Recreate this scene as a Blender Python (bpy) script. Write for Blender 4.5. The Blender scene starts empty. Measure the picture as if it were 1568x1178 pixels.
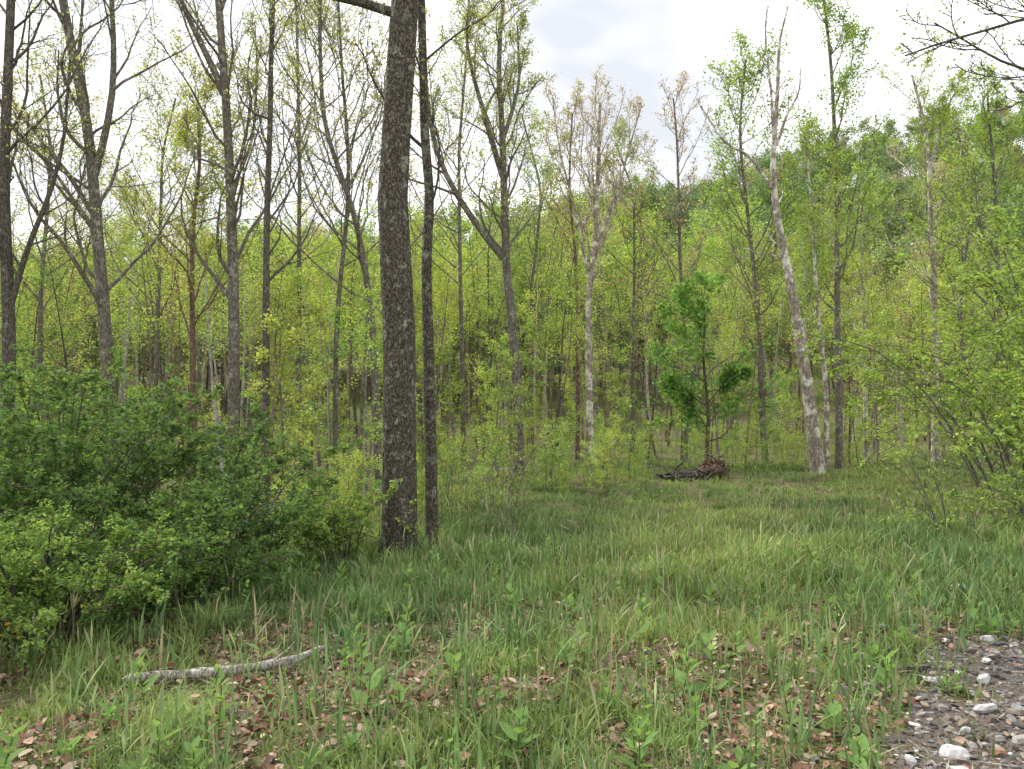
import bpy, math, numpy as np
rng=np.random.default_rng(11)
scene=bpy.context.scene
scene.view_settings.view_transform='Standard'
scene.view_settings.look='None'
scene.view_settings.exposure=0
EYE=1.6
# ------------------------------------------------------------ helpers
def nrm(v): return v/np.maximum(np.linalg.norm(v,axis=-1,keepdims=True),1e-9)
def snoise(x,y,s,seed=0):
    r=np.random.default_rng(seed); o=0
    for i in range(7):
        a=r.uniform(0,6.28); f=r.uniform(.6,1.8)/s; o=o+np.sin((x*math.cos(a)+y*math.sin(a))*f*6.28/2+r.uniform(0,6.28))
    return o/3.0
def sstep(x,a,b):
    t=np.clip((x-a)/(b-a),0,1); return t*t*(3-2*t)
def terrain(x,y):
    x=np.asarray(x,float); y=np.asarray(y,float)
    H=np.interp(x/170,[-1.2,-.7,-.35,0,.1,.22,.42,.8,1.5],[12,15,20,28,33,40,51,56,59])
    h=H*sstep(y,38,172)
    h=h-0.9*sstep(y,9.5,15)*sstep(-x,0.5,4)*(1-sstep(y,40,80))
    h=h+0.04*snoise(x,y,1.6,1)+0.10*snoise(x,y,7,2)*sstep(np.hypot(x,y),5,12)
    h=h+1.5*snoise(x,y,60,3)*sstep(y,60,120)
    return h
def in_gravel(x,y):
    edge=1.76+0.64*(y-3.6)+0.20*snoise(x,y,.9,9)+.16*snoise(x,y,.3,19)
    return (x>edge)&(y<5.75+0.28*(x-3.2)+0.25*snoise(x,y,1.1,12)+.2*snoise(x,y,.35,18))
def clear_edge(a): return np.interp(a,[-.9,-.25,-.15,0.0,.15,.3,.4,.6,.9],[8.5,9.5,10.5,13,15.5,18.5,21.5,25,27])

class Geo:
    def __init__(s): s.V=[];s.F=[];s.C=[];s.M=[];s.n=0
    def add(s,V,F,mat=0,col=None):
        V=V.reshape(-1,3); s.V.append(V); s.F.append(F+s.n); s.M.append(np.full(len(F),mat,np.int32))
        c=np.ones((len(V),4)); 
        if col is not None: c[:,:3]=col
        s.C.append(c); s.n+=len(V)
    def arrays(s): return (np.concatenate(s.V).astype(np.float32),np.concatenate(s.F).astype(np.int32),np.concatenate(s.M),np.concatenate(s.C).astype(np.float32))
    def mesh(s,name,mats,smooth=True): return mk_mesh(name,*s.arrays(),mats,smooth)
    def obj(s,name,mats,smooth=True,parent=None):
        o=bpy.data.objects.new(name,s.mesh(name,mats,smooth)); scene.collection.objects.link(o); o.parent=parent; return o
def mk_mesh(name,V,F,M,C,mats,smooth=True):
        me=bpy.data.meshes.new(name)
        me.vertices.add(len(V)); me.vertices.foreach_set('co',V.ravel())
        me.loops.add(F.size); me.loops.foreach_set('vertex_index',F.ravel())
        me.polygons.add(len(F)); me.polygons.foreach_set('loop_start',np.arange(0,F.size,4,dtype=np.int32))
        me.polygons.foreach_set('loop_total',np.full(len(F),4,np.int32))
        me.polygons.foreach_set('material_index',M)
        me.polygons.foreach_set('use_smooth',np.full(len(F),smooth))
        at=me.color_attributes.new('Col','FLOAT_COLOR','POINT'); at.data.foreach_set('color',C.ravel())
        for m in mats: me.materials.append(m)
        me.update(calc_edges=True); return me

def tubes(g,P,R,sides=5,mat=0,col=None):
    B,k,_=P.shape
    T=nrm(np.gradient(P,axis=1)); mt=np.abs(T.mean(1)); ref=np.zeros((B,3)); ref[np.arange(B),mt.argmin(1)]=1
    U=nrm(np.cross(T,ref[:,None,:])); W=np.cross(T,U)
    th=np.arange(sides)*2*math.pi/sides
    V=P[:,:,None,:]+R[:,:,None,None]*(np.cos(th)[None,None,:,None]*U[:,:,None,:]+np.sin(th)[None,None,:,None]*W[:,:,None,:])
    idx=np.arange(B*k*sides).reshape(B,k,sides); nx=np.roll(idx,-1,axis=2)
    F=np.stack([idx[:,:-1],nx[:,:-1],nx[:,1:],idx[:,1:]],-1).reshape(-1,4)
    g.add(V,F,mat,col)
def interp_on(P,R,t):
    B,k,_=P.shape; f=np.clip(t*(k-1),0,k-1.001); i=f.astype(int); a=(f-i)[...,None]; b=np.arange(B)[:,None]
    pos=P[b,i]*(1-a)+P[b,i+1]*a; tan=nrm(P[b,i+1]-P[b,i]); rad=R[b,i]*(1-a[...,0])+R[b,i+1]*a[...,0]
    return pos,tan,rad
def grow(P,R,n,k,t0,t1,lenf,ang,up=.1,wig=.15,rr=.55,rmin=.004,flat=1.0):
    B=P.shape[0]; L=np.linalg.norm(np.diff(P,axis=1),axis=2).sum(1)
    t=t0+(t1-t0)*(np.arange(n)[None]+rng.random((B,n)))/n
    pos,tan,rad=interp_on(P,R,t)
    pr=rng.normal(size=(B,n,3)); pr[...,2]*=flat; pr-=tan*(pr*tan).sum(-1,keepdims=True); pr=nrm(pr)
    a=ang*rng.uniform(.7,1.3,(B,n,1)); d=np.cos(a)*tan+np.sin(a)*pr
    ln=(lenf*L[:,None]*(1.15-.75*(t-t0)/(1.001-t0))*rng.uniform(.55,1.2,(B,n))).reshape(-1)
    d=nrm(d.reshape(-1,3)); p=pos.reshape(-1,3); Q=[p]
    for j in range(k-1):
        d=nrm(d+rng.normal(0,wig,d.shape)+np.array([0,0,up])); p=p+d*(ln/(k-1))[:,None]; Q.append(p)
    Q=np.stack(Q,1); r0=np.maximum(rad.reshape(-1)*rr*rng.uniform(.7,1.1,B*n),rmin)
    RR=r0[:,None]*np.linspace(1,.25,k)[None]; RR=np.maximum(RR,rmin*.7)
    return Q,RR
def leafgeo(g,pos,d,size,col,mat=1,six=False,updown=.7,wid=.3):
    N=len(pos); d=nrm(d); up=np.array([0,0,1.])+rng.normal(0,updown,(N,3))
    S=nrm(np.cross(d,up)); n=np.cross(S,d); s=size[:,None]
    if six:
        V=np.stack([pos,pos+d*.3*s+S*wid*s+n*.06*s,pos+d*.7*s+S*wid*.8*s+n*.04*s,pos+d*s-n*.05*s,
                    pos+d*.7*s-S*wid*.8*s+n*.04*s,pos+d*.3*s-S*wid*s+n*.06*s],1)
        b=np.arange(N)[:,None]*6; F=np.concatenate([b+np.array([[0,1,2,3]]),b+np.array([[3,4,5,0]])]); c=np.repeat(col,6,0)
    else:
        V=np.stack([pos,pos+d*.45*s+S*wid*1.2*s,pos+d*s,pos+d*.45*s-S*wid*1.2*s],1)
        F=np.arange(N*4).reshape(N,4); c=np.repeat(col,4,0)
    g.add(V,F,mat,c)
def leaves_on(g,P,R,n,size,col,jit=.05,six=False,t0=.15,updown=.7,var=.18,wid=.3,col2=None,mat=1):
    B=P.shape[0]; t=rng.uniform(t0,1,(B,n)); pos,tan,_=interp_on(P,R,t)
    pr=rng.normal(size=(B,n,3)); pr[...,2]=pr[...,2]*.5
    d=(tan*.6+nrm(pr)).reshape(-1,3)
    pos=(pos+rng.normal(0,jit,pos.shape)).reshape(-1,3)
    cl=rng.normal(1,var,(B,1,1))*np.ones((B,n,1))*rng.normal(1,var*.8,(B,n,1))
    c=np.array(col)[None,None]*np.clip(cl,.45,1.8)
    if col2 is not None:
        m=np.clip(rng.normal(.4,.35,(B,1,1)),0,1); c=np.clip(cl,.45,1.8)*(np.array(col)*(1-m)+np.array(col2)*m)
    c=c.reshape(-1,3)*rng.normal(1,[.08,.03,.1],(B*n,3))
    leafgeo(g,pos,d,size*rng.uniform(.6,1.25,B*n),np.clip(c,.005,1),mat,six,updown,wid)
def resample(pts,k,wob=0):
    pts=np.array(pts,float); s=np.r_[0,np.cumsum(np.linalg.norm(np.diff(pts,axis=0),axis=1))]
    u=np.linspace(0,s[-1],k); Q=np.stack([np.interp(u,s,pts[:,i]) for i in range(3)],1)
    for _ in range(2): Q[1:-1]=.25*Q[:-2]+.5*Q[1:-1]+.25*Q[2:]
    if wob: Q[1:]+=np.cumsum(rng.normal(0,wob,(k-1,3)),0)*np.array([1,1,.2])*.5
    return Q
# ------------------------------------------------------------ materials
def newmat(name):
    m=bpy.data.materials.new(name); m.use_nodes=True; nt=m.node_tree; nt.nodes.clear()
    out=nt.nodes.new('ShaderNodeOutputMaterial'); return m,nt,out
def N(nt,t,**kw):
    n=nt.nodes.new(t)
    for k,v in kw.items():
        if k in n.inputs.keys(): n.inputs[k].default_value=v
        else: setattr(n,k,v)
    return n
def leafmat(name,trans=.45,tint=(1.2,1.15,.7)):
    m,nt,out=newmat(name); L=nt.links.new
    a=N(nt,'ShaderNodeAttribute',attribute_name='Col')
    p=N(nt,'ShaderNodeBsdfDiffuse')
    L(a.outputs['Color'],p.inputs['Color'])
    if trans==0: L(p.outputs[0],out.inputs['Surface']); return m
    vm=N(nt,'ShaderNodeVectorMath',operation='MULTIPLY'); vm.inputs[1].default_value=tint; L(a.outputs['Color'],vm.inputs[0])
    tr=N(nt,'ShaderNodeBsdfTranslucent'); L(vm.outputs[0],tr.inputs['Color'])
    mx=N(nt,'ShaderNodeMixShader'); mx.inputs[0].default_value=trans
    L(p.outputs[0],mx.inputs[1]);L(tr.outputs[0],mx.inputs[2]);L(mx.outputs[0],out.inputs['Surface']); return m
def barkmat(name,c1,c2,c3,sc=1.0,bump=.6,patch=.55,zs=.3,dist=.03):
    m,nt,out=newmat(name); L=nt.links.new
    tc=N(nt,'ShaderNodeTexCoord'); mp=N(nt,'ShaderNodeMapping'); mp.inputs['Scale'].default_value=(1,1,zs); L(tc.outputs['Object'],mp.inputs[0])
    v=N(nt,'ShaderNodeTexVoronoi',feature='DISTANCE_TO_EDGE'); v.inputs['Scale'].default_value=28*sc
    n0=N(nt,'ShaderNodeTexNoise'); n0.inputs['Scale'].default_value=14*sc; n0.inputs['Detail'].default_value=3; L(mp.outputs[0],n0.inputs['Vector'])
    ad=N(nt,'ShaderNodeMixRGB',blend_type='ADD'); ad.inputs[0].default_value=.12; L(mp.outputs[0],ad.inputs[1]); L(n0.outputs['Color'],ad.inputs[2]); L(ad.outputs[0],v.inputs['Vector'])
    r=N(nt,'ShaderNodeValToRGB'); r.color_ramp.elements[0].position=0; r.color_ramp.elements[0].color=(*c1,1); r.color_ramp.elements[1].position=.2; r.color_ramp.elements[1].color=(*c2,1)
    L(v.outputs['Distance'],r.inputs[0])
    n1=N(nt,'ShaderNodeTexNoise'); n1.inputs['Scale'].default_value=7*sc; n1.inputs['Detail'].default_value=6; n1.inputs['Roughness'].default_value=.7; L(tc.outputs['Object'],n1.inputs['Vector'])
    r1=N(nt,'ShaderNodeValToRGB'); r1.color_ramp.elements[0].position=patch; r1.color_ramp.elements[1].position=patch+.08; L(n1.outputs['Fac'],r1.inputs[0])
    mx=N(nt,'ShaderNodeMixRGB'); L(r1.outputs[0],mx.inputs[0]); L(r.outputs[0],mx.inputs[1]); mx.inputs[2].default_value=(*c3,1)
    n2=N(nt,'ShaderNodeTexNoise'); n2.inputs['Scale'].default_value=45*sc; n2.inputs['Detail'].default_value=4; L(mp.outputs[0],n2.inputs['Vector'])
    m2=N(nt,'ShaderNodeMixRGB',blend_type='MULTIPLY'); m2.inputs[0].default_value=.8; L(mx.outputs[0],m2.inputs[1])
    r2=N(nt,'ShaderNodeValToRGB'); r2.color_ramp.elements[0].position=.3; r2.color_ramp.elements[0].color=(.4,.4,.4,1); r2.color_ramp.elements[1].position=.65; r2.color_ramp.elements[1].color=(1.3,1.3,1.3,1)
    L(n2.outputs['Fac'],r2.inputs[0]); L(r2.outputs[0],m2.inputs[2])
    p=N(nt,'ShaderNodeBsdfPrincipled'); p.inputs['Roughness'].default_value=.9; p.inputs['Specular IOR Level'].default_value=.15; L(m2.outputs[0],p.inputs['Base Color'])
    b=N(nt,'ShaderNodeBump'); b.inputs['Strength'].default_value=bump; b.inputs['Distance'].default_value=dist
    sm=N(nt,'ShaderNodeMath',operation='ADD'); mn=N(nt,'ShaderNodeMath',operation='MINIMUM'); mn.inputs[1].default_value=.25
    L(v.outputs['Distance'],mn.inputs[0]); L(mn.outputs[0],sm.inputs[0]); L(n2.outputs['Fac'],sm.inputs[1]); L(sm.outputs[0],b.inputs['Height']); L(b.outputs[0],p.inputs['Normal'])
    L(p.outputs[0],out.inputs['Surface']); return m
def simplebark(name):
    m,nt,out=newmat(name); L=nt.links.new
    a=N(nt,'ShaderNodeAttribute',attribute_name='Col'); tc=N(nt,'ShaderNodeTexCoord')
    n=N(nt,'ShaderNodeTexNoise'); n.inputs['Scale'].default_value=6; n.inputs['Detail'].default_value=3; L(tc.outputs['Object'],n.inputs['Vector'])
    r=N(nt,'ShaderNodeValToRGB'); r.color_ramp.elements[0].position=.35; r.color_ramp.elements[0].color=(.6,.6,.6,1); r.color_ramp.elements[1].position=.65; r.color_ramp.elements[1].color=(1.3,1.3,1.3,1); L(n.outputs['Fac'],r.inputs[0])
    mx=N(nt,'ShaderNodeMixRGB',blend_type='MULTIPLY'); mx.inputs[0].default_value=1; L(a.outputs['Color'],mx.inputs[1]); L(r.outputs[0],mx.inputs[2])
    p=N(nt,'ShaderNodeBsdfDiffuse'); L(mx.outputs[0],p.inputs['Color']); L(p.outputs[0],out.inputs['Surface']); return m
LEAF=leafmat('leaf'); FLEAF=leafmat('forest_leaf',.3); GRASSM=leafmat('grass_blade',.3,(1.1,1.1,.8)); LITM=leafmat('dry_leaf',0); FBARK=simplebark('forest_bark')
BK_OAK=barkmat('bark_oak',(.05,.043,.034),(.21,.18,.145),(.37,.38,.28),1.15,1,.545,.45,.05)
BK_GREY=barkmat('bark_grey',(.10,.086,.07),(.235,.205,.17),(.36,.35,.29),.9,.6,.55)
BK_DARK=barkmat('bark_dark',(.06,.05,.043),(.16,.14,.115),(.24,.24,.20),1,.6,.58)
BK_PALE=barkmat('bark_pale',(.22,.18,.14),(.37,.31,.26),(.70,.66,.58),.5,.4,.49,.5)
BK_RED=barkmat('bark_reddish',(.12,.075,.055),(.27,.18,.14),(.33,.28,.23),.8,.5,.58)
BK_DEAD=barkmat('dead_wood',(.16,.14,.115),(.42,.39,.34),(.55,.52,.47),1.2,.6,.5,.3)

def ground_mat():
    m,nt,out=newmat('forest_floor'); L=nt.links.new; tc=N(nt,'ShaderNodeTexCoord')
    def noise(s,d=6,r=.65):
        n=N(nt,'ShaderNodeTexNoise'); n.inputs['Scale'].default_value=s; n.inputs['Detail'].default_value=d; n.inputs['Roughness'].default_value=r; L(tc.outputs['Object'],n.inputs['Vector']); return n
    v=N(nt,'ShaderNodeTexVoronoi'); v.inputs['Scale'].default_value=26; L(tc.outputs['Object'],v.inputs['Vector'])
    r=N(nt,'ShaderNodeValToRGB'); e=r.color_ramp.elements; e[0].position=0; e[0].color=(.06,.045,.032,1); e[1].position=1; e[1].color=(.30,.23,.17,1)
    x=e.new(.5); x.color=(.16,.115,.08,1)
    sp=N(nt,'ShaderNodeSeparateColor'); L(v.outputs['Color'],sp.inputs[0]); L(sp.outputs[0],r.inputs[0])
    n1=noise(.9); r1=N(nt,'ShaderNodeValToRGB'); r1.color_ramp.elements[0].position=.42; r1.color_ramp.elements[1].position=.58; L(n1.outputs['Fac'],r1.inputs[0])
    n3=noise(30); r3=N(nt,'ShaderNodeValToRGB'); r3.color_ramp.elements[0].position=.3; r3.color_ramp.elements[0].color=(.06,.09,.025,1); r3.color_ramp.elements[1].position=.7; r3.color_ramp.elements[1].color=(.20,.27,.07,1); L(n3.outputs['Fac'],r3.inputs[0])
    mx=N(nt,'ShaderNodeMixRGB'); L(r1.outputs[0],mx.inputs[0]); L(r.outputs[0],mx.inputs[1]); L(r3.outputs[0],mx.inputs[2])
    p=N(nt,'ShaderNodeBsdfPrincipled'); p.inputs['Roughness'].default_value=.95; p.inputs['Specular IOR Level'].default_value=.1; L(mx.outputs[0],p.inputs['Base Color'])
    b=N(nt,'ShaderNodeBump'); b.inputs['Strength'].default_value=.8; b.inputs['Distance'].default_value=.04; L(n3.outputs['Fac'],b.inputs['Height']); L(b.outputs[0],p.inputs['Normal'])
    L(p.outputs[0],out.inputs['Surface']); return m
def stonemat(name,fine=40,c0=(.55,.5,.45),c1=(1.1,1.1,1.1)):
    m,nt,out=newmat(name); L=nt.links.new; tc=N(nt,'ShaderNodeTexCoord'); a=N(nt,'ShaderNodeAttribute',attribute_name='Col')
    n=N(nt,'ShaderNodeTexNoise'); n.inputs['Scale'].default_value=fine; n.inputs['Detail'].default_value=8; n.inputs['Roughness'].default_value=.7; L(tc.outputs['Object'],n.inputs['Vector'])
    r=N(nt,'ShaderNodeValToRGB'); r.color_ramp.elements[0].position=.35; r.color_ramp.elements[0].color=(*c0,1); r.color_ramp.elements[1].position=.62; r.color_ramp.elements[1].color=(*c1,1); L(n.outputs['Fac'],r.inputs[0])
    mx=N(nt,'ShaderNodeMixRGB',blend_type='MULTIPLY'); mx.inputs[0].default_value=1; L(a.outputs['Color'],mx.inputs[1]); L(r.outputs[0],mx.inputs[2])
    p=N(nt,'ShaderNodeBsdfPrincipled'); p.inputs['Roughness'].default_value=.85; p.inputs['Specular IOR Level'].default_value=.25; L(mx.outputs[0],p.inputs['Base Color'])
    b=N(nt,'ShaderNodeBump'); b.inputs['Strength'].default_value=.7; b.inputs['Distance'].default_value=.015; L(n.outputs['Fac'],b.inputs['Height']); L(b.outputs[0],p.inputs['Normal'])
    L(p.outputs[0],out.inputs['Surface']); return m
# ------------------------------------------------------------ terrain
def grid_obj(name,xs,ys,zoff,mats,mask=None,col=(1,1,1)):
    X,Y=np.meshgrid(xs,ys); Z=terrain(X,Y)+zoff; V=np.stack([X,Y,Z],-1)
    i=np.arange(X.size).reshape(X.shape); F=np.stack([i[:-1,:-1],i[:-1,1:],i[1:,1:],i[1:,:-1]],-1)
    if mask is not None: F=F[mask((X[:-1,:-1]+X[1:,1:])/2,(Y[:-1,:-1]+Y[1:,1:])/2)]
    g=Geo(); g.add(V,F.reshape(-1,4),0,np.array(col)); return g.obj(name,mats)
u=np.linspace(-1,1,260); xs=np.sign(u)*(12*np.abs(u)+600*np.abs(u)**4)
w=np.linspace(0,1,280); ys=-30+45*w+600*w**3.5
grid_obj('ground',xs,ys,0,[ground_mat()])
grid_obj('gravel_shoulder',np.arange(1,14,.03),np.arange(-3,9,.03),.012,[stonemat('gravel_base',55,(.35,.3,.26),(1.5,1.45,1.4))],in_gravel,(.12,.105,.09))
def cube_sphere(n=3):
    vs=[];fs=[];c=0
    l=np.linspace(-1,1,n+1); A,B=np.meshgrid(l,l,indexing='ij')
    for ax in range(3):
        for s in(-1,1):
            P=np.zeros((n+1,n+1,3)); P[...,ax]=s; P[...,(ax+1)%3]=A*s; P[...,(ax+2)%3]=B; vs.append(P.reshape(-1,3))
            i=np.arange((n+1)**2).reshape(n+1,n+1)+c; fs.append(np.stack([i[:-1,:-1],i[1:,:-1],i[1:,1:],i[:-1,1:]],-1).reshape(-1,4)); c+=(n+1)**2
    V=np.concatenate(vs); return nrm(V)*.6+V*.35,np.concatenate(fs)
CV,CF=cube_sphere(2)
def stones(g,x,y,z,s,cols):
    for i in range(len(x)):
        M=rng.normal(0,.22,(3,3))+np.diag(rng.uniform(.6,1.2,3)); ph=rng.uniform(0,6,3)
        V=CV@M.T; V=V*(1+.12*np.sin(V*3.1+ph).sum(1,keepdims=True)); V[:,2]*=.65
        g.add(V*s[i]+np.array([x[i],y[i],z[i]]),CF,0,cols[i])
g=Geo(); n=32000; x=rng.uniform(1.0,6.0,n); y=rng.uniform(2.6,7,n); G0=in_gravel(x,y)
k=((G0&(rng.random(n)<.6))|((rng.random(n)<.12)&in_gravel(x+.35,y-.3)))&(x/y<.8); x=x[k][:8500];y=y[k][:8500]
s=rng.lognormal(math.log(.008),.65,len(x)); s=np.clip(s,.004,.045)
b=rng.uniform(.12,.40,len(x))[:,None]*np.where(rng.random((len(x),1))<.55,np.array([[1,.97,.94]]),np.array([[1,.87,.76]]))
w_=rng.random(len(x))<.07; b[w_]=rng.uniform(.5,.72,(w_.sum(),1))
stones(g,x,y,terrain(x,y)+.012+s*.2,s,b)
bx=np.array([2.10,2.55,2.75,2.9,2.42,3.3,2.78,3.9,3.0,2.3,3.2,2.0,1.85]);by=np.array([3.85,4.35,4.0,4.2,3.7,5.6,4.75,7.1,5.1,4.1,4.9,3.6,3.75]); bs=np.array([.055,.05,.06,.045,.04,.05,.04,.08,.035,.035,.04,.05,.03])
stones(g,bx,by,terrain(bx,by)+.03,bs,np.full((13,3),.68)*rng.uniform(.8,1.05,(13,1)))
g.obj('gravel',[stonemat('stone')],smooth=False)
# ------------------------------------------------------------ grass
def grass(name,x,y,nb,L,colA,colB,lean=.45,wid=.0038,spread=.035,dryf=.08,stalk=False):
    Nn=len(x); d=np.hypot(x,y)
    bx=(x[:,None]+rng.normal(0,spread,(Nn,nb))).ravel(); by=(y[:,None]+rng.normal(0,spread,(Nn,nb))).ravel()
    l=(L[:,None]*rng.uniform(.35,1.2,(Nn,nb))).ravel(); az=rng.uniform(0,6.283,Nn*nb); le=np.abs(rng.normal(lean,.3,Nn*nb)).clip(.03,1.3)
    W=(wid*(1+d/10))[:,None]*rng.uniform(.5,1.4,(Nn,nb)); W=W.ravel()
    base=np.stack([bx,by,terrain(bx,by)-.01],-1); h=np.stack([np.cos(az),np.sin(az),0*az],-1)
    sa=az+math.pi/2+rng.normal(0,.6,len(az)); S=np.stack([np.cos(sa),np.sin(sa),0*sa],-1)
    V=[]
    prof=((0,.35),(.6,.3),(.82,1.5),(1,.2)) if stalk else ((0,.8),(.4,1),(.75,.65),(1,.06))
    for t,ww in prof:
        c=base+h*(le*l*t*t)[:,None]+np.array([0,0,1.])*(l*t*(1-.38*le*t))[:,None]
        V+= [c-S*(W*ww)[:,None],c+S*(W*ww)[:,None]]
    V=np.stack(V,1); b=np.arange(len(l))[:,None]*8
    F=np.concatenate([b+np.array([[q,q+1,q+3,q+2]]) for q in(0,2,4)])
    m=np.clip(np.repeat(.5+.7*snoise(x,y,2.2,21),nb)+rng.normal(0,.25,len(l)),0,1)[:,None]
    c=(np.array(colA)*(1-m)+np.array(colB)*m)*rng.uniform(.65,1.3,(len(l),1))*np.repeat(1+.22*snoise(x,y,.8,77),nb)[:,None]
    dry=rng.random(len(l))<dryf; c[dry]=np.array([.42,.36,.24])*rng.uniform(.7,1.2,(dry.sum(),1))
    g=Geo(); g.add(V,F,0,np.repeat(np.clip(c,.01,1),8,0)); g.obj(name,[GRASSM])
def bareness(x,y): return sstep(snoise(x,y,.9,31)+.8*snoise(x,y,.33,32)+.4*sstep(x,0,2.5),-1.2,.35)*(1-.75*sstep(np.hypot(x,y),5.2,8.5))
n=60000; d=2.5*(36/2.5)**rng.random(n); a=rng.uniform(-.8,.85,n); x=a*d; y=d.copy()
e=clear_edge(a)+8
core=in_gravel(x,y)&in_gravel(x-.25,y+.2)
keep=(d<e)&~core&(rng.random(n)>bareness(x,y)*.9)&~(in_gravel(x,y)&(rng.random(n)<.7))&~((in_gravel(x+.3,y-.25))&(rng.random(n)<.5))
x=x[keep];y=y[keep];d=d[keep]; print('tufts',len(x))
L=(.11+.12*sstep(d,4.5,7.5)-.09*sstep(d,9,14))*(1+.4*snoise(x,y,.7,41))*(1-.35*bareness(x,y))*rng.uniform(.55,1.35,len(x)); L=np.clip(L,.04,.40)
grass('meadow_grass',x,y,6,L,(.165,.255,.10),(.31,.385,.13),spread=.05)
n=520; d=rng.uniform(3,9,n); a=rng.uniform(-.6,.6,n); x=a*d;y=d; k=~in_gravel(x,y); x=x[k];y=y[k]
grass('tall_grass',x,y,6,rng.uniform(.2,.42,len(x)),(.15,.26,.12),(.22,.33,.13),lean=.2,wid=.0045)
n=900; d=rng.uniform(3.2,14,n); a=rng.uniform(-.6,.6,n); x=a*d;y=d; k=~in_gravel(x,y); x=x[k];y=y[k]
grass('seeding_grass_stalks',x,y,2,rng.uniform(.3,.5,len(x)),(.28,.33,.16),(.38,.38,.22),lean=.12,wid=.003,stalk=True)
# leaf litter
g=Geo(); n=40000; d=2.5*(11/2.5)**rng.random(n); a=rng.uniform(-.7,.8,n); x=a*d;y=d
k=(bareness(x,y)+rng.normal(0,.3,n)>.55)&~(in_gravel(x,y)&(rng.random(n)<.85)); x=x[k];y=y[k]
pos=np.stack([x,y,terrain(x,y)+rng.uniform(.002,.05,len(x))],-1); dd=rng.normal(size=(len(x),3)); dd[:,2]*=.4
pal=np.array([[.34,.20,.14],[.44,.31,.22],[.22,.13,.09],[.46,.37,.28],[.29,.15,.11],[.24,.18,.14]])
leafgeo(g,pos,dd,rng.lognormal(math.log(.035),.4,len(x)).clip(.015,.085),pal[rng.integers(0,6,len(x))]*rng.uniform(.6,1.15,(len(x),1)),0,True,.7,.27)
n=4000; d=2.5*(10/2.5)**rng.random(n); a=rng.uniform(-.7,.8,n); q=np.stack([a*d,d,terrain(a*d,d)+.015],-1); q2=rng.normal(size=(n,3))*np.array([1,1,.12]); leafgeo(g,q,q2,rng.uniform(.06,.2,n),np.array([.42,.36,.26])*rng.uniform(.5,1.2,(n,1)),0,False,.5,.018)
g.obj('leaf_litter',[LITM])
# broadleaf weeds
g=Geo(); nw=190; xs_=np.r_[rng.uniform(-2.2,4.0,nw),.83,1.95,2.4,.9,-1.0,.05,-.1,1.15]; ys_=np.r_[3.0*3.2**rng.random(nw),5.4,5.0,5.9,4.4,6.2,5.0,4.5,4.6]
for px,py in zip(xs_,ys_):
    if in_gravel(np.array(px),np.array(py)): continue
    h=rng.uniform(.05,.30); z=float(terrain(px,py)); st=resample([[px,py,z],[px+rng.normal(0,.03),py,z+h]],6)[None]; R=np.full((1,6),.003)
    tubes(g,st,R,4,0,np.array([.15,.22,.06])); nl=int(rng.integers(5,12)); wd=rng.uniform(.13,.38)
    t=np.linspace(.1,1,nl)[None]; p,_,_=interp_on(st,R,t); p=p[0]; az=np.arange(nl)*2.4+rng.uniform(0,6)
    dd=np.stack([np.cos(az),np.sin(az),.3+t[0]*.8],-1)
    leafgeo(g,p,dd,rng.uniform(.05,.13)*(1.15-.5*t[0])*rng.uniform(.8,1.2,nl),np.array([.22,.35,.12])*rng.uniform(.8,1.25,(nl,1)),0,True,.2,wd)
g.obj('broadleaf_weeds',[LEAF])
# ------------------------------------------------------------ surveyed trees  (a,e in thousandths of distance, d metres)
def S(pts,d): return [(a*d/1000,d+dy,EYE+e*d/1000) for a,e,dy in [(p+(0,))[:3] for p in pts]]
def hero(name,pts,d,r,bark,limbs=(),n1=16,t0=.3,l1=.16,ang=.75,n2=6,n3=4,leafn=4,leafs=.05,col=(.26,.27,.07),col2=None,rtop=.3,up=.12,k=28,wob=.01,sides=12,jit=.06,l2=.42,tw=.0045,six=False,flare=.3,lm=None):
    g=Geo(); P=resample(S(pts,d),k,wob); P[0,2]=terrain(P[0,0],P[0,1])-.15
    t=np.linspace(0,1,k); R=r*(1-(1-rtop)*t**.9); hh=P[:,2]-P[0,2]; R=R*(1+flare*np.exp(-hh/.22))
    P=P[None];R=R[None]; tubes(g,P,R,sides)
    groups=[grow(P,R,n1,9,t0,.99,l1,ang,up,.16,.42,.012)]
    for lp,lr in limbs:
        Q=resample(S(lp,d),12,wob)[None]; RQ=(lr*np.linspace(1,.3,12))[None]; tubes(g,Q,RQ,8)
        groups.append(grow(Q,RQ,9 if leafn else 4,9,.2,.99,.35,.6,.1,.16,.5,.01))
    for Q,RQ in groups:
        tubes(g,Q,RQ,6)
        Q2,R2=grow(Q,RQ,n2,6,.2,1,l2,.7,.08,.18,.55,.007); tubes(g,Q2,R2,4)
        Q3,R3=grow(Q2,R2,n3,5,.15,1,.5,.7,.06,.2,.6,tw); tubes(g,Q3,R3,3)
        if leafn: leaves_on(g,Q3,R3,leafn,leafs,col,jit,six,.2,col2=col2)
    return g.obj(name,[bark,lm or LEAF])
YG=(.38,.48,.13); BUD=(.47,.44,.23); GR=(.24,.39,.11); RU=(.50,.38,.27)
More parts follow.
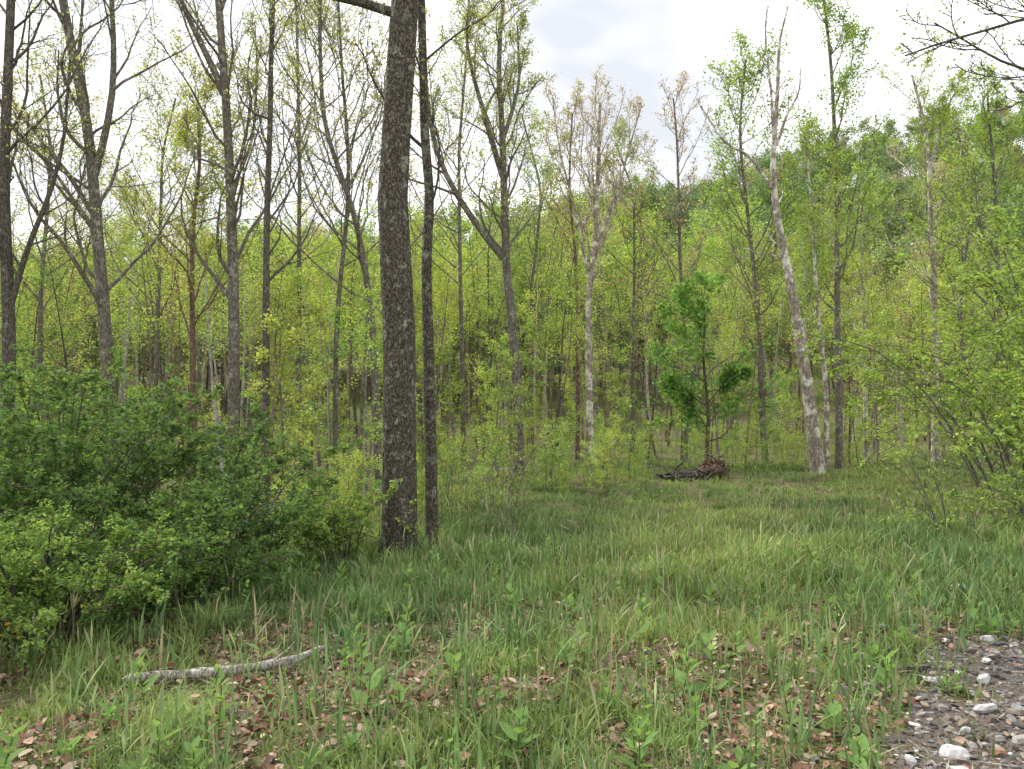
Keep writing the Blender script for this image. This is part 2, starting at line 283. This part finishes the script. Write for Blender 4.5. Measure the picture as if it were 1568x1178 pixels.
# main oak
g=Geo(); k=260; P=resample(S([(-140,-190),(-142,108),(-151,272),(-147,354),(-137,518),(-128,800),(-120,1250)],9),k); P[0,2]=terrain(P[0,0],P[0,1])-.2
hh=P[:,2]-P[0,2]; R=.200-.0062*hh-.0002*hh**2; R=np.maximum(R,.05)*(1+.24*np.exp(-hh/.3)); 
th=np.arange(72)*2*math.pi/72
rr=R[:,None]*(1+.035*snoise(np.cos(th)[None]*.6+0*hh[:,None],hh[:,None]*.12,.35,5)+.03*snoise(th[None]*1.0*np.ones_like(hh)[:,None],hh[:,None]*.25,.22,6)*np.sin(th/2)[None]**.5+rng.normal(0,.012,(k,72))+.10*np.cos(5*th+1)[None]*np.exp(-hh[:,None]/.25))
V=P[:,None,:]+rr[...,None]*np.stack([np.cos(th),np.sin(th),0*th],-1)[None]
i=np.arange(k*72).reshape(k,72); nx=np.roll(i,-1,1); g.add(V,np.stack([i[:-1],nx[:-1],nx[1:],i[1:]],-1).reshape(-1,4),0)
Q,RQ=grow(P[None],R[None],18,9,.48,.99,.32,.85,.08,.15,.4,.012); tubes(g,Q,RQ,6); Q2,R2=grow(Q,RQ,7,6,.2,1,.4,.7); tubes(g,Q2,R2,4); Q3,R3=grow(Q2,R2,5,5,.2,1,.5,.7); tubes(g,Q3,R3,3)
leaves_on(g,Q3,R3,4,.04,BUD,.05,col2=YG)
Q,RQ=grow(P[None],R[None],5,7,.12,.4,.03,1.2,.1,.2,.08,.006); tubes(g,Q,RQ,5); leaves_on(g,Q,RQ,5,.04,GR,.03)
g.obj('oak_tree',[BK_OAK,LEAF])
hero('slender_tree',[(-99,-175),(-106,108),(-111,225),(-98,262),(-113,330),(-113,440),(-118,518),(-110,800),(-100,1200)],9.6,.078,BK_OAK,n1=16,t0=.3,l1=.12,wob=.004,k=40,leafn=2)
hero('deciduous_tree',[(-636,-130),(-632,100),(-645,300),(-640,520),(-630,900)],14,.13,BK_DARK,t0=.28,leafn=3,leafs=.05,n1=24,l1=.2,n3=5,
   limbs=[([(-640,100),(-620,190),(-590,260),(-570,330),(-565,450)],.06)],col=YG,col2=BUD)
hero('deciduous_tree',[(-500,-120),(-508,60),(-520,190),(-536,354),(-573,518),(-600,700),(-610,900)],16,.15,BK_GREY,n1=30,t0=.22,l1=.19,n3=5,leafn=3,leafs=.055,
   limbs=[([(-530,300),(-510,370),(-505,450),(-515,560),(-510,700)],.08),([(-524,240),(-560,300),(-610,360),(-650,420)],.06)],col=BUD,col2=YG)
hero('deciduous_tree',[(-348,-110),(-350,120),(-352,190),(-360,354),(-376,518),(-385,700),(-380,850)],17,.145,BK_GREY,n1=30,t0=.25,l1=.2,n3=5,leafn=4,leafs=.05,
   limbs=[([(-362,400),(-395,470),(-425,530),(-450,650)],.08),([(-356,280),(-330,340),(-325,420),(-330,500)],.04)],col=BUD,col2=YG)
hero('deciduous_tree',[(-308,-120),(-311,190),(-308,354),(-306,518),(-300,800)],15,.085,BK_DARK,n1=26,t0=.3,l1=.15,leafn=5,leafs=.05,col=BUD,col2=YG)
hero('deciduous_tree',[(-165,-110),(-170,0),(-175,108),(-190,220),(-215,300),(-240,365),(-245,500),(-240,620)],18,.10,BK_GREY,n1=32,t0=.3,l1=.36,n3=5,leafn=6,leafs=.06,col=BUD,col2=YG)
hero('deciduous_tree',[(-220,-110),(-222,108),(-205,300),(-215,420),(-225,600)],19,.08,BK_GREY,n1=26,t0=.4,l1=.30,n3=5,leafn=6,leafs=.06,col=BUD,col2=YG)
for a_,d_,tp in((-450,26,400),(-268,24,600),(-590,24,430),(-60,27,520)):
    hero('tall_budding_tree',[(a_,-80),(a_+rng.uniform(-8,8),150),(a_+rng.uniform(-15,15),330),(a_+rng.uniform(-25,25),tp)],d_,.10,BK_GREY,n1=26,t0=.38,l1=.30,ang=.75,n2=6,n3=4,leafn=9,leafs=.075,col=YG,col2=BUD,tw=.005,jit=.1)
hero('forked_tree',[(9,-95),(5,60),(-10,190),(-13,354),(-20,450),(-10,560)],20,.155,BK_GREY,n1=24,t0=.4,l1=.2,n3=5,leafn=6,leafs=.06,col=YG,col2=BUD,
   limbs=[([(-11,195),(-40,230),(-80,290),(-98,330),(-110,430),(-115,520)],.09),([(-12,300),(-40,395),(-60,470),(-55,540)],.08),([(-13,340),(10,420),(5,500)],.06)])
hero('deciduous_tree',[(-400,-90),(-402,60),(-405,230),(-395,330),(-400,400)],20,.10,BK_RED,n1=26,t0=.35,l1=.30,leafn=14,leafs=.08,col=YG,col2=BUD,jit=.1)
hero('reddish_trunk_tree',[(83,-80),(79,190),(70,290),(75,380)],24,.08,BK_RED,n1=18,t0=.5,l1=.2,leafn=7,leafs=.065,col=RU,col2=YG)
hero('pale_trunk_tree',[(99,-90),(98,26),(95,150),(103,195),(108,300),(112,395)],22,.12,BK_PALE,n1=24,t0=.5,l1=.30,ang=.6,leafn=5,leafs=.055,col=RU,col2=BUD,up=.2,
   limbs=[([(97,170),(80,260),(60,330),(52,400)],.05),([(103,200),(135,280),(150,340),(165,390)],.05)])
hero('white_barked_snag',[(386,-95),(372,26),(353,149),(337,231),(329,289),(335,380),(340,430),(336,470),(350,500),(353,520)],20,.185,BK_PALE,n1=9,t0=.4,l1=.10,n2=2,n3=1,leafn=0,rtop=.12,wob=.012,
   limbs=[([(329,285),(300,330),(270,338),(240,390)],.05),([(333,330),(330,420),(322,480),(326,520)],.045),([(336,340),(352,390),(365,400),(368,440)],.045),([(345,195),(310,205),(285,190),(262,240)],.02)])
hero('deciduous_tree',[(394,-90),(395,20),(385,150),(380,260),(375,340)],21,.08,BK_PALE,n1=18,t0=.4,l1=.22,leafn=10,leafs=.07,col=YG)
hero('pale_trunk_tree',[(530,-70),(534,108),(530,250),(528,354),(510,430)],25,.12,BK_PALE,n1=24,t0=.35,l1=.26,leafn=8,leafs=.07,col=YG,
   limbs=[([(530,300),(545,370),(570,420)],.06)])
hero('pale_trunk_tree',[(444,-70),(443,108),(440,220),(445,300)],26,.09,BK_PALE,n1=18,t0=.4,l1=.22,leafn=10,leafs=.075,col=YG)
hero('deciduous_tree',[(410,-70),(411,190),(412,350),(408,450),(400,540)],24,.12,BK_GREY,n1=32,t0=.3,l1=.21,leafn=12,leafs=.08,col=GR,col2=YG,jit=.1)
hero('deciduous_tree',[(318,-85),(312,100),(300,240),(290,360),(300,450)],22,.09,BK_GREY,n1=30,t0=.35,l1=.26,leafn=10,leafs=.08,col=YG,col2=GR,jit=.1)
hero('deciduous_tree',[(216,-80),(222,60),(215,150),(210,340),(205,400)],28,.10,BK_GREY,n1=24,t0=.4,l1=.28,leafn=5,leafs=.07,col=RU)
for a_,d_,tp in((620,24,400),(150,30,340),(30,30,380),(570,28,380)):
    hero('tall_budding_tree',[(a_,-80),(a_+rng.uniform(-8,8),150),(a_+rng.uniform(-15,15),280),(a_+rng.uniform(-20,20),tp)],d_,.10,BK_GREY,n1=24,t0=.35,l1=.29,ang=.75,n2=6,n3=4,leafn=9,leafs=.085,col=YG,col2=GR,tw=.006,jit=.1)
# young maple: loose, uneven layered crown
hero('green_maple_tree',[(243,-75),(247,0),(240,70),(243,120),(238,158)],23,.07,BK_DARK,n1=22,t0=.16,l1=.40,ang=1.15,n2=6,n3=4,leafn=8,leafs=.13,col=(.20,.38,.12),col2=(.36,.52,.16),up=.03,l2=.5,jit=.09,rtop=.15,
   limbs=[([(245,-20),(225,10),(205,30),(192,38)],.022),([(244,10),(265,35),(283,48),(292,50)],.022)])
# overhanging tree off right, reaching into upper right
hero('overhanging_tree',[(900,-170),(890,200),(860,500),(850,900)],9.5,.16,BK_DARK,n1=12,t0=.35,l1=.25,leafn=1,leafs=.05,col=YG,
   limbs=[([(870,400),(760,500),(690,520),(620,490),(560,480),(500,455)],.035),([(880,430),(740,440),(650,430),(590,470),(540,500)],.03),([(885,330),(760,400),(700,400),(640,410)],.025)])
# ------------------------------------------------------------ shrubs
def shrub(name,cx,cy,h,rad,ns,col,col2,leafs=.035,n1=8,n2=5,ln=22,lean=(0,0),bark=BK_DARK,r=.012,droop=-.03,six=True,upd=.5,t0=.2):
    g=Geo(); B=[]
    for _ in range(ns):
        az=rng.uniform(0,6.283); q=rng.random()**.5; bx=cx+math.cos(az)*rad*.25*q; by=cy+math.sin(az)*rad*.25*q; hh=h*rng.uniform(.45,1.15)*(1-.35*q*q)
        z=float(terrain(bx,by))-.05; ox=math.cos(az)*rad*q+lean[0]*hh; oy=math.sin(az)*rad*q+lean[1]*hh
        B.append(resample([[bx,by,z],[bx+ox*.25,by+oy*.25,z+hh*.55],[bx+ox*.65,by+oy*.65,z+hh*.92],[bx+ox,by+oy,z+hh*.93]],9,.015))
    P=np.stack(B); R=r*np.linspace(1,.3,9)[None]*rng.uniform(.7,1.2,(ns,1)); tubes(g,P,R,5)
    Q,RQ=grow(P,R,n1,7,t0,1,.36,.8,droop+.05,.14,.6,.003); tubes(g,Q,RQ,4)
    Q2,R2=grow(Q,RQ,n2,5,.1,1,.5,.75,droop+.03,.15,.6,.002); tubes(g,Q2,R2,3)
    leaves_on(g,Q2,R2,ln,leafs,col,.012,six,.0,upd,col2=col2); leaves_on(g,Q,RQ,ln//2,leafs,col,.012,six,.2,upd,col2=col2)
    return g.obj(name,[bark,LEAF])
DG=(.12,.20,.075); MG=(.20,.31,.095)
shrub('honeysuckle_shrub',-4.6,8.2,2.25,1.75,40,DG,MG,.05,ln=12)
shrub('honeysuckle_shrub',-2.85,7.6,1.6,1.5,38,DG,MG,.045,ln=12)
shrub('honeysuckle_shrub',-5.9,9.5,2.4,1.7,28,DG,MG,.05,ln=11)
shrub('honeysuckle_shrub',-1.85,8.6,1.0,.75,14,MG,YG,.035,ln=10)
shrub('wild_rose_bush',-3.35,5.7,1.05,1.0,32,(.18,.30,.08),(.30,.40,.12),.03,lean=(.05,-.1),ln=14)
shrub('wild_rose_bush',-3.9,4.6,.75,.9,24,(.18,.30,.08),(.30,.40,.12),.03,ln=14)
shrub('low_bush',-2.6,6.2,.8,.8,20,DG,MG,.035,ln=14)
RG=(.25,.37,.10)
shrub('arching_shrub',7.9,12.2,4.4,2.2,22,RG,YG,.065,n1=9,n2=5,ln=11,lean=(-.28,-.05),bark=BK_GREY,r=.022)
shrub('arching_shrub',9.6,13.5,5.2,2.4,24,RG,YG,.07,n1=9,n2=5,ln=13,lean=(-.18,0),bark=BK_GREY,r=.025)
shrub('arching_shrub',11.5,16,6.5,2.8,22,RG,YG,.08,n1=9,n2=5,ln=13,lean=(-.1,0),bark=BK_GREY,r=.03)
shrub('arching_shrub',5.6,10.2,1.6,1.0,6,RG,YG,.04,n1=6,n2=4,ln=7,lean=(-.3,0),bark=BK_GREY,r=.01)
shrub('arching_shrub',7.0,10.0,1.3,1.2,14,RG,YG,.04,n1=6,n2=4,ln=10,bark=BK_GREY,r=.01)
shrub('bare_sapling',-.15,11,1.5,1.0,7,YG,(.3,.4,.12),.04,n1=5,n2=3,ln=4,bark=BK_GREY,r=.011)
shrub('bare_sapling',-1.15,8.9,.9,.6,6,MG,YG,.04,n1=4,n2=3,ln=5,bark=BK_DARK,r=.008)
# yellow flowers
g=Geo(); n=26; c=np.stack([-3.05+rng.normal(0,.07,n),5.0+rng.normal(0,.06,n),.26+rng.normal(0,.03,n)],-1)
for q in range(5):
    dd=np.stack([np.full(n,math.cos(q*1.2566)),np.full(n,math.sin(q*1.2566)-.5),np.full(n,.3)],-1); leafgeo(g,c,dd,np.full(n,.013),np.full((n,3),1)*np.array([.8,.55,.02]),0,True,.1,.35)
st=np.stack([np.stack([c[:,0],c[:,1],c[:,2]*t],-1) for t in(0,.5,1)],1); tubes(g,st,np.full((n,3),.0015),3,0,np.array([.1,.18,.04]))
g.obj('yellow_wildflowers',[LEAF])
# fallen log
g=Geo(); P=resample([[-2.3,4.75,.05],[-1.95,4.85,.05],[-1.6,4.95,.065],[-1.35,5.05,.09],[-1.2,5.22,.12]],24,.002)[None]; R=(.034*np.linspace(1.05,.7,24)*rng.normal(1,.06,24))[None]; R[0,0]=.005;R[0,-1]=.006
P[0,:,2]+=terrain(P[0,:,0],P[0,:,1]); tubes(g,P,R,12); Q,RQ=grow(P,R,3,5,.5,.95,.2,.7,.05,.1,.4,.004); tubes(g,Q,RQ,5); g.obj('fallen_branch',[BK_DEAD])
# brush pile: low logs with an uprooted stump at the right end
g=Geo(); cx,cy=4.7,19.4; n=30
o=np.stack([cx-.5+rng.normal(0,.5,n),cy+rng.normal(0,.3,n),rng.uniform(-.05,.12,n)],-1); dd=rng.normal(size=(n,3)); dd[:,2]*=.25; dd=nrm(dd); ln=rng.uniform(.3,.9,n)
P=np.stack([o+dd*(ln*t)[:,None]+rng.normal(0,.03,(n,3)) for t in np.linspace(-.5,.5,6)],1); tubes(g,P,rng.uniform(.008,.03,(n,1))*np.ones((1,6)),6)
for (x0,y0,z0,x1,y1,z1,r_) in((-1.3,.1,.0,.1,0,.12,.07),(-1.0,-.25,.0,-.1,-.1,.07,.05),(-.7,.2,.08,.2,.1,.24,.045)):
    P=resample([[cx+x0,cy+y0,z0],[cx+(x0+x1)/2,cy+(y0+y1)/2,(z0+z1)/2+.03],[cx+x1,cy+y1,z1]],10,.02)[None]; tubes(g,P,np.linspace(r_*.7,r_,10)[None],9)
sv,sf=cube_sphere(8); sv=sv*(1+.22*np.sin(sv*5+1).sum(1,keepdims=True)*.6+rng.normal(0,.03,(len(sv),1))); g.add(sv*np.array([.27,.22,.25])+np.array([cx+.2,cy,.18]),sf,1)
Q=np.stack([np.array([[cx+.2,cy,.22]])+nrm(rng.normal(size=(22,3))*np.array([1,1,.8]))*t for t in(.2,.3,.4,.48)],1); tubes(g,Q,np.ones((22,1))*np.array([[.035,.022,.012,.006]]),5,1)
o_=g.obj('brush_pile',[BK_DARK,BK_RED]); o_.location.z=float(terrain(cx,cy))
# ------------------------------------------------------------ forest masses (each one merged mesh)
BG=(.20,.175,.145);BD=(.13,.11,.09);BP=(.40,.35,.30);BR=(.25,.17,.13)
def forest_tree(H,n1,n2,n3,ln,ls,col,col2,t0=.35,l1=.25,ang=.85,bark=BG,r=.12,jit=.15,l2=.5,fine=0):
    g=Geo(); b=np.array(bark); P=resample([[0,0,-.3],[rng.normal(0,.15),rng.normal(0,.15),H*.4],[rng.normal(0,.3),rng.normal(0,.3),H*.75],[rng.normal(0,.5),rng.normal(0,.5),H]],10,.02)[None]
    R=(r*np.linspace(1,.15,10))[None]; tubes(g,P,R,6,0,b); Q,RQ=grow(P,R,n1,5,t0,.99,l1,ang,.1,.15,.4,.012); tubes(g,Q,RQ,3,0,b)
    Q2,R2=grow(Q,RQ,n2,4,.15,1,l2,.75,.06,.18,.5,.008)
    if fine>=1: tubes(g,Q2,R2,3,0,b)
    Q3,R3=grow(Q2,R2,n3,3,.1,1,.5,.8,.03,.2,.6,.006)
    if fine>=2: tubes(g,Q3,R3,3,0,b)
    leaves_on(g,Q3,R3,ln,ls,col,jit,False,.1,col2=col2)
    return g.arrays()
C1=(.38,.50,.12);C2=(.51,.58,.17);C3=(.26,.40,.11);C4=(.54,.43,.29)
mid=[forest_tree(12,16,6,4,10,.13,C1,C2,t0=.48,l1=.3,fine=1),forest_tree(12,18,6,4,8,.125,C3,C1,t0=.45,l1=.3,fine=1),forest_tree(12,16,6,4,7,.115,C4,C2,t0=.48,bark=BR,fine=2,l1=.3),forest_tree(12,18,6,4,4,.10,C1,C4,t0=.4,ang=.65,fine=2,l1=.3),forest_tree(12,18,6,4,9,.13,C3,C2,t0=.42,l1=.32,fine=1)]
F1=(.26,.35,.15);F2=(.36,.43,.19)  # hillside leaf colours; distance haze is painted into these muted greens
far=[forest_tree(14,16,5,3,9,.38,F1,F2,t0=.15,jit=.35,r=.16,l1=.32),forest_tree(14,16,5,3,9,.38,(.15,.235,.12),F1,t0=.15,jit=.35,r=.16,l1=.32),forest_tree(14,16,5,3,7,.34,(.44,.37,.28),F2,t0=.2,jit=.35,r=.16,l1=.32,fine=1),forest_tree(14,14,5,3,8,.38,(.19,.28,.16),F1,t0=.15,jit=.35,r=.16,l1=.32)]
sap=[forest_tree(5,14,5,3,10,.085,C1,C2,t0=.12,l1=.32,ang=1.2,r=.03,jit=.06),forest_tree(5,14,5,3,9,.085,C3,C1,t0=.1,l1=.34,ang=1.25,r=.03,jit=.06),forest_tree(5,13,5,3,7,.08,C2,C1,t0=.15,l1=.28,ang=1.1,r=.03,jit=.06)]
low=[forest_tree(5,10,4,3,8,.13,C1,C2,t0=.1,l1=.34,ang=1.2,r=.04,jit=.1),forest_tree(5,10,4,3,8,.13,C3,C1,t0=.1,l1=.36,ang=1.25,r=.04,jit=.1),forest_tree(5,10,4,3,7,.12,C2,C1,t0=.1,l1=.34,ang=1.1,r=.04,jit=.1)]
poles=[forest_tree(12,10,4,3,7,.125,C1,C2,t0=.5,l1=.2,r=.10,bark=BG,fine=1),forest_tree(12,10,4,3,7,.125,C2,C1,t0=.5,l1=.2,r=.09,bark=BP,fine=1),forest_tree(12,10,4,3,7,.125,C1,C3,t0=.5,l1=.2,r=.085,bark=BD,fine=1),forest_tree(12,9,4,3,5,.12,C2,C4,t0=.55,l1=.17,r=.07,bark=BR,fine=1)]
def scatter(name,variants,x,y,sc,probs=None,lean=.03):
    ok=~((np.abs(x-4.1)<1.1)&(y>15.5)&(y<19.8)); x=x[ok];y=y[ok];sc=sc[ok]
    idx=rng.choice(len(variants),len(x),p=probs); z=terrain(x,y); Vs=[];Fs=[];Ms=[];Cs=[];nn=0
    for i in range(len(x)):
        V,F,M,C=variants[idx[i]]; s=sc[i]; w=s*rng.uniform(.85,1.2); a=rng.uniform(0,6.28); ca,sa=math.cos(a)*w,math.sin(a)*w; lx,ly=rng.normal(0,lean,2)
        X=V[:,0]*ca-V[:,1]*sa+V[:,2]*s*lx+x[i]; Y=V[:,0]*sa+V[:,1]*ca+V[:,2]*s*ly+y[i]; Z=V[:,2]*s+z[i]
        Vs.append(np.stack([X,Y,Z],1).astype(np.float32)); Fs.append(F+nn); nn+=len(V); Ms.append(M)
        t=rng.uniform(.75,1.25)*np.array([rng.uniform(.88,1.12),1,rng.uniform(.85,1.2),1]); Cs.append(np.clip(C*t,0,.85).astype(np.float32))
    o=bpy.data.objects.new(name,mk_mesh(name,np.concatenate(Vs),np.concatenate(Fs).astype(np.int32),np.concatenate(Ms),np.concatenate(Cs),[FBARK,FLEAF],False)); scene.collection.objects.link(o); print(name,sum(len(f) for f in Fs))
def pts(n,y0,y1,marg,amax=.85,pw=.7):
    y=y0+(y1-y0)*rng.random(n)**pw; a=rng.uniform(-amax,amax,n); k=y>clear_edge(a)+marg; return (a*y)[k],y[k]
def hf(x,y): return np.interp(x/y,[-.7,-.2,0,.2,.4,.7],[.24,.25,.26,.22,.195,.185])
x,y=pts(150,21,70,4.0); hs=np.clip(y*hf(x,y),5.5,13)*rng.uniform(.7,1.2,len(x)); scatter('forest',mid,x,y,hs/12.3,[.28,.24,.12,.18,.18])
x,y=pts(250,17,50,2.0); hs=np.clip(y*hf(x,y)*1.1,5.5,12)*rng.uniform(.75,1.25,len(x)); scatter('slim_forest_trees',poles,x,y,hs/12,lean=.07)
x,y=pts(140,15,48,2.0,pw=1.0); scatter('understory',sap,x,y,rng.uniform(.35,1.0,len(x)),[.4,.35,.25])
x,y=pts(230,11,36,.2,pw=1.2); scatter('low_undergrowth',low,x,y,rng.uniform(.14,.32,len(x)),[.45,.3,.25])
n=140; a=rng.uniform(-.3,.75,n); y=clear_edge(a)+rng.uniform(.3,5,n); scatter('clearing_edge_brush',low,a*y,y,rng.uniform(.10,.28,n),[.45,.3,.25])
n=850; y=rng.uniform(58,182,n); x=rng.uniform(-.85,.85,n)*y; scatter('hillside_forest',far,x,y,rng.uniform(.6,.92,n),[.30,.31,.13,.26])
# ------------------------------------------------------------ sky, sun, camera
w=bpy.data.worlds.new('World'); scene.world=w; w.use_nodes=True; nt=w.node_tree; bg=nt.nodes['Background']; L=nt.links.new
el,az=math.radians(50),math.radians(-50)   # azimuth from +Y toward +X
sky=N(nt,'ShaderNodeTexSky',sky_type='NISHITA'); sky.sun_disc=False; sky.sun_elevation=el; sky.sun_rotation=az
tc=N(nt,'ShaderNodeTexCoord'); mp=N(nt,'ShaderNodeMapping'); mp.inputs['Scale'].default_value=(1,1,2.2); L(tc.outputs['Generated'],mp.inputs[0])
cn=N(nt,'ShaderNodeTexNoise'); cn.inputs['Scale'].default_value=2.3; cn.inputs['Detail'].default_value=4; cn.inputs['Roughness'].default_value=.55; L(mp.outputs[0],cn.inputs['Vector'])
cr=N(nt,'ShaderNodeValToRGB'); cr.color_ramp.elements[0].position=.28; cr.color_ramp.elements[0].color=(.75,.75,.75,1); cr.color_ramp.elements[1].position=.45; L(cn.outputs['Fac'],cr.inputs[0])
cn2=N(nt,'ShaderNodeTexNoise'); cn2.inputs['Scale'].default_value=3.1; cn2.inputs['Detail'].default_value=3; L(mp.outputs[0],cn2.inputs['Vector'])
cc=N(nt,'ShaderNodeValToRGB'); cc.color_ramp.elements[0].position=.34; cc.color_ramp.elements[0].color=(.46,.48,.52,1); cc.color_ramp.elements[1].position=.66; cc.color_ramp.elements[1].color=(1,1,1,1); L(cn2.outputs['Fac'],cc.inputs[0])
cm=N(nt,'ShaderNodeVectorMath',operation='SCALE'); cm.inputs['Scale'].default_value=18.5; L(cc.outputs[0],cm.inputs[0])
mx=N(nt,'ShaderNodeMixRGB'); L(cr.outputs[0],mx.inputs[0]); L(sky.outputs[0],mx.inputs[1]); L(cm.outputs[0],mx.inputs[2]); L(mx.outputs[0],bg.inputs[0]); bg.inputs[1].default_value=.1
sd=bpy.data.lights.new('sun','SUN'); sd.energy=4.6; sd.angle=math.radians(12); sd.color=(1,.97,.90); so=bpy.data.objects.new('sun',sd); scene.collection.objects.link(so)
from mathutils import Vector
dv=Vector((math.sin(az)*math.cos(el),math.cos(az)*math.cos(el),math.sin(el))); so.rotation_euler=dv.to_track_quat('Z','Y').to_euler()
cd=bpy.data.cameras.new('camera'); cd.lens=28; cd.sensor_width=36; cd.clip_end=2000; co=bpy.data.objects.new('camera',cd); scene.collection.objects.link(co)
co.location=(0,0,EYE+float(terrain(0,0))); co.rotation_euler=(math.radians(92),0,0); scene.camera=co
